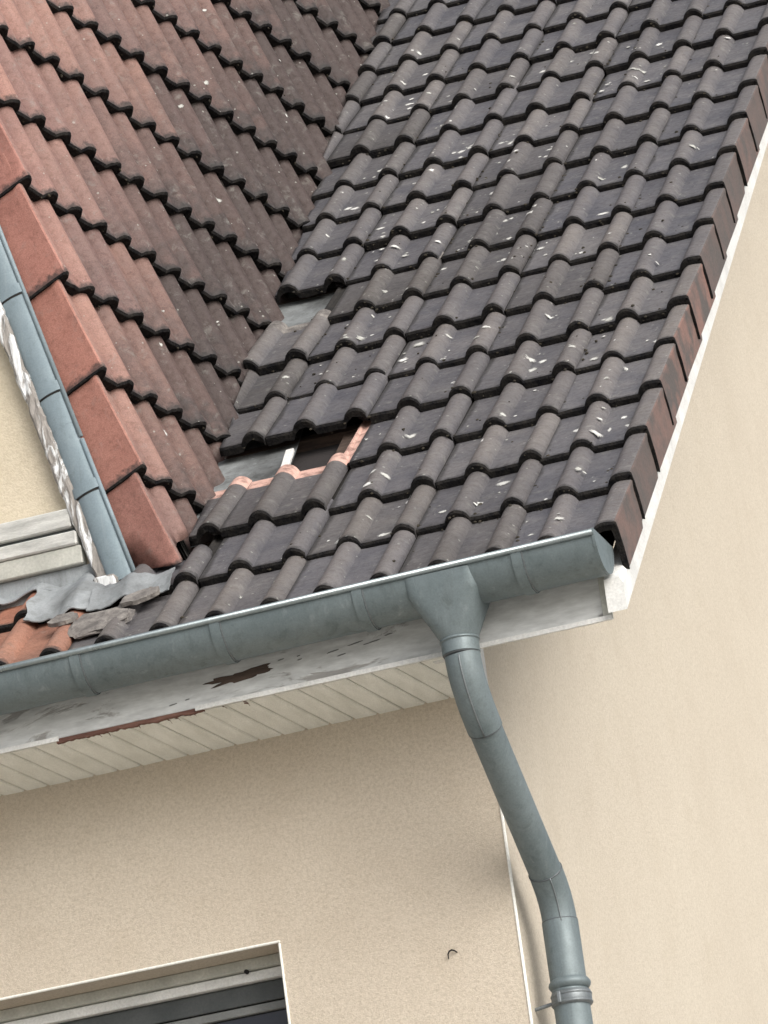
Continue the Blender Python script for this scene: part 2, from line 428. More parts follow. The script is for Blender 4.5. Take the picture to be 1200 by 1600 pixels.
def tile_frame(base, X, U, N, tilt, jit=True, jscale=1.):
    a = math.atan(tilt)
    y = U*math.cos(a) - N*math.sin(a); z = X.cross(y)
    m = frame(base, X, y, z)
    if jit:
        m = m @ Matrix.Translation((rng.gauss(0, .002)*jscale, rng.gauss(0, .0026)*jscale, rng.uniform(-.001, .0022)*jscale)) \
              @ Matrix.Rotation(rng.gauss(0, .0042)*jscale, 4, 'Z') @ Matrix.Rotation(rng.gauss(0, .006)*jscale, 4, 'X') @ Matrix.Rotation(rng.gauss(0, .008)*jscale, 4, 'Y')
    return m
def cut_mesh(me, mw, planes):
    """planes: world (point, normal) - keep the side the normal points to"""
    bm = bmesh.new(); bm.from_mesh(me); inv = mw.inverted(); r3 = mw.to_3x3().transposed()
    for co, no in planes:
        geom = bm.verts[:] + bm.edges[:] + bm.faces[:]
        res = bmesh.ops.bisect_plane(bm, geom=geom, plane_co=inv @ co, plane_no=(r3 @ no).normalized(), clear_inner=True)
        es = [e for e in res['geom_cut'] if isinstance(e, bmesh.types.BMEdge)]
        if es:
            try:
                r = bmesh.ops.holes_fill(bm, edges=es, sides=0)
                for f in r['faces']: f.material_index = 1
            except Exception: pass
    if len(bm.verts) < 6: bm.free(); return None
    m2 = me.copy(); bm.to_mesh(m2); bm.free(); return m2

# ------------------------------------------------------------------ house
house = empty('house', (-3, 4, -5.8), 'cream rendered house with dark grey tiled roof and boxed white eaves', 'house')
YW, XG = .39, -.472
def wall_quads(name, quads, mat, parent):
    vs_, fs = [], []
    for qd in quads:
        s = len(vs_); vs_ += qd; fs.append(tuple(range(s, s+len(qd))))
    return obj(name, mesh(name, vs_, fs), parent, None, [mat])
WX1, WX0, WZ1, WZ0, WD = -1.106, -2.35, -.783, -2.15, .16
wall_quads('front_wall', [
    [(-6.5, YW, -.10), (-6.5, YW, WZ1), (XG, YW, WZ1), (XG, YW, -.10)],
    [(WX1, YW, WZ1), (WX1, YW, -5.8), (XG, YW, -5.8), (XG, YW, WZ1)],
    [(-6.5, YW, WZ1), (-6.5, YW, -5.8), (WX0, YW, -5.8), (WX0, YW, WZ1)],
    [(WX0, YW, WZ0), (WX0, YW, -5.8), (WX1, YW, -5.8), (WX1, YW, WZ0)],
    [(WX0, YW, WZ1), (WX0, YW+WD, WZ1), (WX1, YW+WD, WZ1), (WX1, YW, WZ1)],
    [(WX1, YW, WZ1), (WX1, YW+WD, WZ1), (WX1, YW+WD, WZ0), (WX1, YW, WZ0)],
    [(WX0, YW, WZ1), (WX0, YW, WZ0), (WX0, YW+WD, WZ0), (WX0, YW+WD, WZ1)],
    [(WX0, YW, WZ0), (WX1, YW, WZ0), (WX1, YW+WD, WZ0), (WX0, YW+WD, WZ0)]], M_WALL, house)
RY = 5.6; off = .20/math.cos(P_)
def rz(y): return y*math.tan(P_) - off
wall_quads('gable_wall', [[(XG, YW, -5.8), (XG, 2*RY-YW, -5.8), (XG, 2*RY-YW, rz(YW)), (XG, RY, rz(RY)), (XG, YW, rz(YW))]], M_GABLE, house)
wall_quads('back_wall', [[(-6.5, 2*RY-YW, -5.8), (-6.5, 2*RY-YW, rz(YW)), (XG, 2*RY-YW, rz(YW)), (XG, 2*RY-YW, -5.8)],
                         [(-6.5, YW, -5.8), (-6.5, YW, rz(YW)), (-6.5, RY, rz(RY)), (-6.5, 2*RY-YW, rz(YW)), (-6.5, 2*RY-YW, -5.8)]], M_GABLE, house)
# plaster corner bead, leans proud of the wall corner
box('corner_bead', (XG-.003, YW-.003, -5.8), (XG+.004, YW+.004, -.245), M_BEAD, house, bevel=.0015)

# roof deck with the tiles as its pieces
def deckpt(x, t, d): return MX*x + MU*t + MN*d
D0 = -.098
roof = obj('roof_deck', mesh('roof_deck', [deckpt(-6.5, .02, D0), deckpt(-.02, .02, D0), deckpt(-.02, RY/math.cos(P_), D0), deckpt(-6.5, RY/math.cos(P_), D0),
            (-6.5, 2*RY, D0/math.cos(P_)), (-.46, 2*RY, D0/math.cos(P_)), deckpt(-.46, RY/math.cos(P_), D0)], [(0, 1, 2, 6, 3), (3, 6, 5, 4)]), house, None, [M_UNDERLAY])
for j in range(0, 20):      # battens, one below each course head
    t = j*GM + .40
    x0 = max(-1.95, valley_x(t*math.cos(P_))-.1) if j > 1 else -2.6
    bm = bmesh.new(); box_bm(bm, (x0, -.02, -.030), (-.03, .02, 0), frame(MU*t + MN*(-.068), MX, MU, MN))
    obj('batten', bm_mesh('batten', bm), roof, None, [M_WOOD_DARK])

MISSING = {(3, 3), (3, 4), (7, 4)}
cutno = VH
def main_surf(x, t):
    """height above the nose plane of the dark tile surface at roof coordinates (x, t)"""
    j = math.floor(t/GM); d = t-j*GM
    k = math.floor((-x+.037)/.30)
    xl = x + .30*k - .037           # 0 at the tile's right edge
    if xl > 0: xl = 0
    return h_std(xl) - ROLL_H - TILT_M*d
for j in range(0, 20):
    # verge tile: covers ribs 0 and 1
    mw = tile_frame(deckpt(-.011+.037, j*GM, 0), MX, MU, MN, TILT_M, True, .6)
    o = obj('verge_tile', VERGE_MAIN[rng.randrange(4)], roof, mw); o.color = (rng.uniform(0, .15), 0, 0, 1)
    for i in range(1, 9):
        xr = -.30*i + .037
        if (j, i) in MISSING: continue
        if j > 1 and xr < valley_x((j+1.2)*GM*math.cos(P_)) + .0 and xr < valley_x(j*GM*math.cos(P_)) + .0: continue
        if j <= 1 and xr < -2.6: continue
        orange = (j <= 1 and i >= 5)
        src = STD_ORANGE[rng.randrange(2)] if orange else STD_DARK[rng.randrange(6)]
        mw = tile_frame(deckpt(xr, j*GM, 0), MX, MU, MN, TILT_M)
        if (j, i) in ((2, 3), (2, 4), (4, 4), (6, 4)):
            mw = mw @ Matrix.Translation((0, -.006, .008)) @ Matrix.Rotation(R(-.8), 4, 'X') @ Matrix.Rotation(R(rng.uniform(-1, 1)), 4, 'Z')
        if (j, i) == (4, 3): mw = mw @ Matrix.Translation((0, -.004, .006))
        xl = xr-.34
        me = src
        if j > 1 and xl < max(valley_x(j*GM*math.cos(P_)), valley_x((j+1.3)*GM*math.cos(P_)))+.03:
            co = Vector((VP.x, 0, 0)) - VH*(.010+rng.uniform(-.012, .012))
            me = cut_mesh(src, mw, [(co, VH)])
            if me is None: continue
        elif j <= 1 and xl < valley_x(.4)+.02:
            me = cut_mesh(src, mw, [(Vector((0, .445, 0)), Vector((0, -1, 0)))]) if xr < valley_x(.4)+.08 else src
            if me is None: continue
        if (j, i) in ((6, 4), (6, 3), (7, 3), (8, 4)):
            me = me.copy(); me.materials[2] = M_MORTAR
        if (j, i) in ((3, 2), (2, 3), (2, 4)):
            me = me.copy(); me.materials[4] = M_CLAY if j == 3 else M_DIRT; me.materials[2] = M_CLAY if j == 2 else M_DARK
        o = obj('roof_tile', me, roof, mw)
        near_v = max(0., 1-(xr-.15-valley_x(j*GM*.78))/.5)
        o.color = (min(.85, .60*rng.random()**2 + .20*near_v), 0, 0, 1)
        if orange: o.color = ((.10 if j == 1 else .45), 0, 0, 1)

# metal valley sheet under both tile slopes
def valley_sheet():
    a = DU*0
    vs_, fs = [], []
    for s in range(0, 31):
        y = .56 + s*.155
        c = VP + VD*(y/VD.y)
        perp_m = VD.cross(MN); perp_m = perp_m if perp_m.x > 0 else -perp_m
        perp_d = DN.cross(VD); perp_d = perp_d if perp_d.z > 0 else -perp_d
        c0 = c - MN*.055 - DN*.05
        for q in (c0+perp_m*.26+MN*.010, c0+perp_m*.25, c0+perp_m*.10, c0+perp_m*.006+perp_d*.001, c0+perp_d*.012, c0+perp_d*.14):
            vs_.append(q + Vector((0, 0, noise.noise(q*7)*.003)))
    for s in range(30):
        for k in range(5):
            fs.append((s*6+k, s*6+k+1, s*6+k+7, s*6+k+6))
    return mesh('valley_sheet', vs_, fs, True)
M_VALLEY = zinc_mat('grimy valley metal', (.10, .105, .105), (.30, .32, .325), .1, .7, .9)
obj('valley_sheet', valley_sheet(), roof, None, [M_VALLEY])
# pale lath and rafter exposed in the slot of the missing tile
box('lath', (-.012, -.20, -.012), (.012, .16, 0), M_WHITE, roof, frame(deckpt(-1.075, 3.30*GM, -.040), MX, MU, MN).copy() @ Matrix.Rotation(R(4), 4, 'Z'))
box('rafter', (-.03, -.3, -.05), (.03, .3, 0), M_WOOD_DARK, roof, frame(deckpt(-.93, 3.3*GM, -.075), MX, MU, MN))

# white barge board up the verge
bm = bmesh.new()
prof = [(-.030, -.118), (.010, -.118), (.019, -.132), (.019, -.186), (-.030, -.186)]
T1 = RY/math.cos(P_)
vv = []
for t in (-.25, T1):
    for (x, d) in prof:
        vv.append(bm.verts.new(deckpt(x, t, d)))
for k in range(5): bm.faces.new((vv[k], vv[(k+1) % 5], vv[5+(k+1) % 5], vv[5+k]))
bm.faces.new(vv[:5][::-1]); bm.faces.new(vv[5:])
bmesh.ops.bisect_plane(bm, geom=bm.verts[:]+bm.edges[:]+bm.faces[:], plane_co=(0, .012, 0), plane_no=(0, 1, 0), clear_inner=True)
bmesh.ops.holes_fill(bm, edges=bm.edges[:], sides=0)
obj('barge_board', bm_mesh('barge_board', bm), house, None, [M_WHITE])

# eaves box: fascia, trim, boards, closing board
fascia = box('fascia', (-4.0, .050, -.228), (-.032, .072, -.03), M_FASCIA, house, bevel=.002)
box('end_strip', (-.052, .044, -.232), (-.028, .050, -.05), M_FRAME, fascia, bevel=.001)
def ragged_strip(name, x0, x1, y0, y1, z0, z1, mat, parent, seed, amp, n=60):
    rr = random.Random(seed); vs_, fs = [], []
    for i in range(n+1):
        x = x0+(x1-x0)*i/n
        zz = z0 + amp*(noise.noise(Vector((x*30, seed, 0)))*.7 + noise.noise(Vector((x*90, seed, 5)))*.6)
        for (y, z) in ((y0, z1), (y0, zz), (y1, zz), (y1, z1)): vs_.append((x, y, z))
    for i in range(n):
        for k in range(4):
            fs.append((i*4+k, i*4+(k+1) % 4, i*4+4+(k+1) % 4, i*4+4+k))
    fs.append((0, 3, 2, 1)); fs.append((n*4, n*4+1, n*4+2, n*4+3))
    return obj(name, mesh(name, vs_, fs), parent, None, [mat])
ragged_strip('trim_strip', -1.14, -.030, .041, .0495, -.236, -.224, M_WHITE, fascia, 3, .0012)
ragged_strip('trim_strip', -4.0, -1.515, .041, .0495, -.236, -.224, M_WHITE, fascia, 4, .0012, 80)
ragged_strip('bare_wood_edge', -1.522, -1.12, .047, .0600, -.2385, -.2285, M_WOOD_RED, fascia, 5, .007, 90)
# dark rotten patch where the fascia paint has come away
def blotch(name, cx, cz, lx, lz, seed, mat, parent, y=.0492, n=40, slope=0.):
    vs_ = [(cx, y-.001, cz)]
    for i in range(n):
        a = 2*math.pi*i/n
        r = 1+.45*noise.noise(Vector((math.cos(a)*2.1, math.sin(a)*2.1, seed)))+.25*noise.noise(Vector((math.cos(a)*6, math.sin(a)*6, seed+3)))
        x = lx*r*math.copysign(abs(math.cos(a))**.7, math.cos(a)); z = lz*r*math.copysign(abs(math.sin(a))**.8, math.sin(a))
        vs_.append((cx+x, y, cz+z+slope*x))
    return obj(name, mesh(name, vs_, [(0, 1+i, 1+(i+1) % n) for i in range(n)]), parent, None, [mat])
blotch('rot_patch', -1.005, -.169, .086, .0125, 1.3, M_WOOD_DARK, fascia, slope=.07)
for i, (bx_, bz, l) in enumerate(((-.76, -.158, .022), (-.70, -.150, .026), (-.655, -.156, .03), (-.85, -.160, .008), (-.852, -.150, .006), (-.61, -.146, .014), (-1.20, -.205, .014), (-1.16, -.200, .008), (-.74, -.172, .016), (-.90, -.150, .012))):
    blotch('paint_flake', bx_, bz, l*.8, .0016, 5+i, M_FRAME_MID, fascia, y=.0490, n=16, slope=.12)
# soffit boards run slightly askew to the wall
ZS0, ZS1 = -.2335, -.2415
soffit = obj('soffit', mesh('soffit', [(-4, .073, ZS0+.03), (-.478, .073, ZS0+.03), (-.478, YW+.03, ZS1+.03), (-4, YW+.03, ZS1+.03)], [(0, 1, 2, 3)]), house, None, [M_UNDERLAY])
sk = math.tan(DEL)
for i in range(40):
    xr = -.415 - .0655*i
    bm = bmesh.new(); w = .0615
    y0, y1 = .0615+rng.uniform(-.0015, .0015), YW+.004
    if -1.50 < xr < -1.12: y0 += .004+rng.uniform(0, .004)
    yy = [y0, y1]; pts = []
    for (yv, zb) in ((y0, ZS0), (y1, ZS1)):
        for (xo, dz) in ((-w, .0035), (-w+.0035, 0), (-.0035, 0), (0, .0035), (0, .012), (-w, .012)):
            pts.append(bm.verts.new((xr+xo+sk*(yv-.06), yv, zb+dz+rng.uniform(-.0006, .0006))))
    for k in range(6): bm.faces.new((pts[k], pts[(k+1) % 6], pts[6+(k+1) % 6], pts[6+k]))
    bm.faces.new(pts[:6]); bm.faces.new(pts[6:][::-1])
    if xr+.06 > -.478:
        r = bmesh.ops.bisect_plane(bm, geom=bm.verts[:]+bm.edges[:]+bm.faces[:], plane_co=(-.478, 0, 0), plane_no=(-1, 0, 0), clear_inner=True)
        if not bm.verts: bm.free(); continue
    obj('soffit_board', bm_mesh('soffit_board', bm), soffit, None, [M_SOFFIT])
# curls of paint hanging at the broken edge
for i in range(16):
    x = rng.uniform(-1.42, -.97); y = rng.uniform(.058, .085); z = ZS0-.001
    a = rng.uniform(-.7, .7); L = rng.uniform(.006, .02); w = rng.uniform(.002, .006)
    d = Vector((math.cos(a), math.sin(a)*.5, 0)); s_ = Vector((-d.y, d.x, 0))
    vs_ = []
    for k in range(4):
        c = Vector((x, y, z)) + d*L*k/3 - Vector((0, 0, .012*(k/3)**2*rng.uniform(.3, 1)))
        ww = w*(1-.25*k); vs_ += [c+s_*ww, c-s_*ww, c-s_*ww+Vector((0, 0, .0012)), c+s_*ww+Vector((0, 0, .0012))]
    fs = [(k*4+m_, k*4+(m_+1) % 4, k*4+4+(m_+1) % 4, k*4+4+m_) for k in range(3) for m_ in range(4)] + [(0, 3, 2, 1), (12, 13, 14, 15)]
    obj('paint_curl', mesh('paint_curl', vs_, fs), soffit, None, [M_WOOD_RED if i % 3 else M_SOFFIT])
box('eaves_end_board', (XG-.006, .078, -.2445), (XG+.012, YW+.006, .02), M_WHITE, house, bevel=.002)
box('eaves_corner_block', (XG-.040, .0745, -.2375), (XG-.007, .092, -.21), M_WHITE, house, bevel=.002)

# window in the front wall
win = box('window', (WX0, YW+WD-.005, WZ0), (WX1+.0, YW+WD+.05, WZ1+.02), M_FRAME_DARK, house, bevel=0)
def winbox(name, lo, hi, mat): return box(name, lo, hi, mat, win, bevel=.002)
yb = YW+WD
winbox('head_rail', (WX0, yb-.065, WZ1-.030), (WX1-.001, yb-.010, WZ1-.001), M_FRAME)
winbox('guide_rail', (WX0, yb-.050, WZ1-.058), (WX1-.001, yb-.010, WZ1-.032), M_WHITE)
winbox('shutter_slat', (WX0, yb-.030, WZ1-.112), (WX1-.001, yb-.008, WZ1-.060), M_FRAME_DARK)
winbox('frame', (WX0, yb-.030, WZ1-.138), (WX1-.001, yb-.008, WZ1-.116), M_FRAME_MID)
winbox('frame', (WX1-.012, yb-.030, WZ0+.002), (WX1-.003, yb-.008, WZ1-.140), M_FRAME_DARK)
winbox('pane', (WX0+.01, yb-.018, WZ0+.002), (WX1-.013, yb-.008, WZ1-.139), M_GLASS)
s_v, s_f = tube([(WX1-.125, yb-.069, WZ1-.034), (WX1-.125, yb-.060, WZ1-.034)], .006, 12)
obj('screw', mesh('screw', s_v, s_f), win, None, [M_DIRT])
winbox('plaster_edge', (WX0, YW-.004, WZ1-.001), (WX1+.005, YW+.004, WZ1+.0055), M_BEAD)
winbox('plaster_edge', (WX1-.001, YW-.004, WZ0), (WX1+.0055, YW+.004, WZ1-.002), M_BEAD)

# ------------------------------------------------------------------ dormer
dormer = empty('dormer', (-2.2, .6, .2), 'steep red tiled dormer beside the valley with zinc edged front', 'dormer')
NM = 12
def dpt(m, s, d=0.): return DO + DU*(m*GD) + DH*s + DN*d
dd = -.10
dback = .45
droof = obj('dormer_deck', mesh('dormer_deck', [dpt(-1.4, .02, dd), dpt(-1.4, 5, dd), dpt(NM, 5, dd), dpt(NM, .02, dd),
        Vector((-4.6, 5, 4.1)), Vector((-4.6, .5, 4.1)), Vector((-5.4, .5, .2)), Vector((-5.4, 5, .2))], [(0, 1, 2, 3), (3, 2, 4, 5), (5, 4, 7, 6)]), dormer, None, [M_UNDERLAY])
SD = .149/.15
for m in range(-1, NM):
    zbase = m*GD
    # verge tile: fold at s=0, roll at one rib
    mw = tile_frame(dpt(m, .012+.149+.037-.004), DH, DU, DN, TILT_D, True, .6)
    me = VERGE_DORM[m % 4]
    if m == -1: me = cut_mesh(me, mw, [(Vector((0, 0, 0)) - MN*.02, MN)])
    if me:
        o = obj('verge_tile', me, droof, mw); o.color = (max(0., .35-.12*m) if m < 2 else rng.uniform(0, .12), 0, 0, 1)
    for i in range(1, 20):
        sr = .149*(2*i+1)+.037
        p = dpt(m, sr-.30)
        # where does this tile sit against the valley?
        if p.x < VP.x - 50: continue
        lowmost = MN.dot(dpt(m, sr-.30)); headleft = MN.dot(dpt(m+1.35, sr-.30))
        if headleft < .0: continue
        mw = tile_frame(dpt(m, sr), DH, DU, DN, TILT_D)
        me = STD_RED[rng.randrange(6)]
        if MN.dot(dpt(m, sr)) < .10 or MN.dot(dpt(m, sr-.3)) < .10:
            co = MN*(.006+rng.uniform(-.004, .010))
            me = cut_mesh(me, mw, [(co, (MN+DN*-.25).normalized())])
            if me is None: continue
        o = obj('roof_tile', me, droof, mw); 
        hgt = MN.dot(dpt(m+.4, sr-.15))
        st = max(0., min(1., 1.0-hgt/1.25)) ** .9
        front = max(0., 1-i/3.6)
        o.color = (min(.98, max(.12, .42 + .72*st - .36*front + rng.uniform(-.07, .07))), 0, 0, 1)

# front wall of the dormer
ddp = lambda m, d, s: dpt(m, s, d)
def on_plane_y(z, y, inset):
    """x on the dormer's right edge at height z, inset inwards"""
    m = (z-DO.z)/(DU.z*GD); return dpt(m, 0, -inset).x
YD = .430
wall_quads('front_wall', [[(on_plane_y(.2, YD, .185), YD, .2), (on_plane_y(3.9, YD, .185), YD, 3.9), (-4.4, YD, 3.9), (-5.2, YD, .2)]], M_DORMERWALL, dormer)

# zinc trim: half-round strip running down the edge in front of the verge tiles
ZR = .037
zx = Vector((math.cos(DEL*.0), 0, 0))
def zc(z, extra=0.):   # axis of the strip
    m = (z-DO.z)/(DU.z*GD); p = dpt(m, -.020, -.146-ZR*.95); return Vector((p.x, p.y+extra, z))
e1 = DN; e2 = -DH   # right, front
def zinc_ring(p, r, a0, a1, n, x_off=0):
    return [p + e1*(r*math.cos(a)) + e2*(r*.40*math.sin(a)) for a in [a0+(a1-a0)*k/n for k in range(n+1)]]
Z0, Z1 = .268, 3.7
def strip(name, za, zb, r0, r1, a0, a1, mat, parent, n=14, taper=0.):
    vs_, fs = [], []
    rows = [(za, r0), (zb, r0), (zb, r1), (za, r1)]
    for (z, r) in rows:
        vs_ += zinc_ring(zc(z), r, a0, a1, n)
    for q in range(4):
        for k in range(n):
            a = q*(n+1)+k; b = ((q+1) % 4)*(n+1)+k
            fs.append((a, a+1, b+1, b))
    fs.append((0, n+1, 2*(n+1), 3*(n+1))); fs.append((n, 3*(n+1)+n, 2*(n+1)+n, n+1+n))
    me = mesh(name, vs_, fs, True)
    me.set_sharp_from_angle(angle=R(40))
    return obj(name, me, parent, None, [mat])
ztrim = strip('zinc_verge_trim', Z0, .742, ZR, ZR-.003, -.15, math.pi*.93, M_ZINC_BLUE, dormer)
strip('zinc_verge_sheet', .732, 2.2, ZR+.0012, ZR-.002, -.15, math.pi*.93, M_ZINC_BLUE, ztrim)
for z in (.545, .845, 1.15, 1.46):
    strip('joint_band', z-.014, z+.014, ZR+.009, ZR-.001, .55, math.pi*.93, M_ZINC_BLUE, ztrim); strip('joint_gap', z-.019, z-.0145, ZR+.004, ZR-.001, .55, math.pi*.93, M_DIRT, ztrim)
for (za, zb) in ((Z0+.001, .676), (.684, 2.2)):
    pa, pb = zc(za)+e1*(ZR+.004)+e2*.004, zc(zb)+e1*(ZR+.004)+e2*.004
    v_, f_ = tube([pa, pb], .0065, 12); obj('rolled_edge', mesh('rolled_edge', v_, f_, True), ztrim, None, [M_ZINC_BLUE])

# rotten white board beside the zinc
def rotten_board():
    vs_, fs = [], []; n = 110
    for i in range(n+1):
        z = .258 + (1.55-.258)*i/n
        p = zc(z); xr = p.x - ZR*.86; w = .038
        nz = lambda s, k: noise.noise(Vector((z*s, k, 3.3)))
        l = xr-w + .006*nz(14, 1) + .004*nz(45, 2); r_ = xr + .006*nz(10, 5) + .004*nz(60, 6)
        yf = YD-.040 + .005*nz(25, 8)
        cols = 6
        for k in range(cols+1):
            x = l+(r_-l)*k/cols
            vs_.append((x, yf + .006*noise.noise(Vector((x*90, z*16, 2))) + (.006 if k in (0, cols) else 0), z))
        vs_.append((r_, YD+.01, z)); vs_.append((l, YD+.01, z))
    c = 9
    for i in range(n):
        for k in range(c):
            fs.append((i*c+k, i*c+(k+1) % c, (i+1)*c+(k+1) % c, (i+1)*c+k))
    fs.append(tuple(range(c))); fs.append(tuple(range(n*c, n*c+c))[::-1])
    return mesh('edge_board', vs_, fs)
obj('edge_board', rotten_board(), dormer, None, [M_PEEL])
box('board_foot', (-1.478, YD-.080, .246), (-1.414, YD+.01, .283), M_PEEL, dormer, bevel=.006)

# sill rails of the dormer front
xs_r = -1.515
box('sill_rail', (-3.4, YD-.035, .452), (xs_r-.02, YD+.01, .506), M_SILL, dormer, bevel=.004)
box('sill_joint', (-3.4, YD-.020, .438), (xs_r-.012, YD+.01, .4515), M_FRAME_DARK, dormer, bevel=0)
box('sill_board', (-3.4, YD-.045, .398), (xs_r-.006, YD+.01, .4375), M_SILL, dormer, bevel=.004)
box('sill_board', (-3.4, YD-.038, .345), (xs_r+.002, YD+.01, .397), M_FRAME, dormer, bevel=.003)
box('lead_upstand', (-3.4, YD-.020, .20), (xs_r+.05, YD+.005, .3445), M_ZINC_DULL, dormer, bevel=.002)

# lead apron dressed over the tiles
def apron(name, outline_fn, nu, nv, mat, lift, seed, thick=.003):
    vs_, fs = [], []
    for i in range(nu+1):
        for k in range(nv+1):
            x, t = outline_fn(i/nu, k/nv)
            d = sum(main_surf(x+a_*.011, t+b_*.016) for a_ in range(-2, 3) for b_ in range(-2, 3))/25*.85 + lift*1.0 + .004*noise.noise(Vector((x*22, t*22, seed))) + .003*noise.noise(Vector((x*70, t*70, seed)))
            vs_.append(deckpt(x, t, d))
    n0 = len(vs_)
    vs_ += [v - MN*thick for v in vs_]
    w = nv+1
    for i in range(nu):
        for k in range(nv):
            a = i*w+k; fs.append((a, a+w, a+w+1, a+1)); fs.append((n0+a, n0+a+1, n0+a+w+1, n0+a+w))
    for i in range(nu):
        for k in (0, nv):
            a = i*w+k; fs.append((a, a+w, n0+a+w, n0+a))
    for k in range(nv):
        for i in (0, nu):
            a = i*w+k; fs.append((a, a+1, n0+a+1, n0+a))
    me = mesh(name, vs_, fs, True); me.set_sharp_from_angle(angle=R(50))
    return obj(name, me, dormer, None, [mat])
def lerp(a, b, t): return a+(b-a)*t
ys_ = 1/math.cos(P_)
def out1(u, v):     # u: left to right, v: bottom to top
    x = lerp(-1.640, -1.43, u) + .012*noise.noise(Vector((v*5, 1, 0)))*(1-u)
    tb = .285 + .035*noise.noise(Vector((u*5, 2, 0)))
    return x, lerp(tb, lerp(.585, .40, max(0., (u-.45)/.55)), v)
apron('lead_apron', out1, 26, 18, M_ZINC_DULL, .012, 2.)
def out2(u, v):
    x = lerp(-1.46, -1.235, u)
    tb = .265 + .02*u + .022*noise.noise(Vector((u*5, 7, 0)))
    return x, lerp(tb, .405, v)
apron('lead_apron', out2, 24, 12, M_ZINC_DULL, .017, 5.)
def out3(u, v):
    x = lerp(-2.5, -1.58, u)
    return x, lerp(.475+.018*noise.noise(Vector((u*14, 3, 0))), .60, v)
apron('lead_apron', out3, 50, 8, M_ZINC_DULL, .012, 8.)

# ------------------------------------------------------------------ gutter
GY, GZ, GR = -.040, -.062, .089
gut = empty('gutter', (-1.5, GY, GZ-GR), 'blue grey half round zinc gutter along the eaves', 'gutter')
def gut_strip(name, xa, xb, ro, ri, a0, a1, mat, parent, n=22, nx=1):
    """a0..a1 measured from front rim (0) under the bottom (pi/2) to the back (pi)"""
    vs_, fs = [], []
    def ring(x, r): return [Vector((x, GY - r*math.cos(a), gz(x) - r*math.sin(a))) for a in [a0+(a1-a0)*k/n for k in range(n+1)]]
    xs_ = [lerp(xa, xb, i/nx) for i in range(nx+1)]
    loops = [ring(x, ro) for x in xs_] + [ring(x, ri) for x in xs_[::-1]]
    for l in loops: vs_ += l
    L = len(loops)
    for q in range(L):
        for k in range(n):
            a = q*(n+1)+k; b = ((q+1) % L)*(n+1)+k
            fs.append((a, b, b+1, a+1))
    if nx == 1:
        fs.append((0, n+1, 2*(n+1), 3*(n+1))); fs.append((n, 3*(n+1)+n, 2*(n+1)+n, n+1+n))
    me = mesh(name, vs_, fs, True); bm = bmesh.new(); bm.from_mesh(me); bmesh.ops.recalc_face_normals(bm, faces=bm.faces); bm.to_mesh(me); bm.free()
    me.set_sharp_from_angle(angle=R(40))
    return obj(name, me, parent, None, [mat])
def gz(x): return GZ + .008*(x+.8)     # slight fall
gut_strip('channel', -3.6, -.010, GR, GR-.003, -.05, math.pi*.97, M_ZINC, gut)
v_, f_ = tube([(-3.6, GY-GR-.003, gz(-3.6)-.003), (-.006, GY-GR-.003, gz(-.02)-.003)], .0085, 14)
obj('rolled_rim', mesh('rolled_rim', v_, f_, True), gut, None, [M_RIM])
# end cap
def end_cap():
    vs_, fs = [], []; n = 26
    for x in (-.010, -.003):
        vs_ += [Vector((x, GY-(GR+.004)*math.cos(a), gz(x)-(GR+.004)*math.sin(a)+.006)) for a in [math.pi*k/n for k in range(n+1)]]
    fs.append(tuple(range(n+1))[::-1]); fs.append(tuple(range(n+1, 2*n+2)))
    for k in range(n): fs.append((k, k+1, n+2+k, n+1+k))
    fs.append((n, 0, n+1, 2*n+1))
    return mesh('end_cap', vs_, fs)
obj('end_cap', end_cap(), gut, None, [M_ZINC])
for bxp in (-.205, -.625, -1.005, -1.385, -1.79, -2.2):
    gut_strip('joint_band', bxp-.016, bxp+.010, GR+.0045, GR-.001, .10, math.pi*.9, M_ZINC, gut, 20)
    gut_strip('joint_seam', bxp+.0105, bxp+.0145, GR+.0018, GR-.001, .10, math.pi*.9, M_CLAMP, gut, 20)
# outlet hopper: rounded box top tapering into the pipe
OX, OY = -.404, -.042
def hopper():
    n = 72; vs_, fs = [], []
    rows = 14
    for i in range(rows+1):
        u = i/rows
        z = lerp(-.072, -.232, u)
        hw = lerp(.094, .047, min(1, max(0, (u-.30)/.70))**.9 if u > .30 else 0); hd = lerp(.093, .047, min(1., u/1.0)**1.4)
        ex = lerp(9.0, 2.0, u**.7)
        cx = lerp(-.418, OX, u); cy = lerp(GY, OY, u)
        for k in range(n):
            a = 2*math.pi*k/n; c, s = math.cos(a), math.sin(a)
            vs_.append((cx + hw*math.copysign(abs(c)**(2/ex), c), cy + hd*math.copysign(abs(s)**(2/ex), s), z))
    for i in range(rows):
        for k in range(n): fs.append((i*n+k, (i+1)*n+k, (i+1)*n+(k+1) % n, i*n+(k+1) % n))
    me = mesh('outlet', vs_, fs, True); me.set_sharp_from_angle(angle=R(24)); return me
obj('outlet', hopper(), gut, None, [M_ZINC])

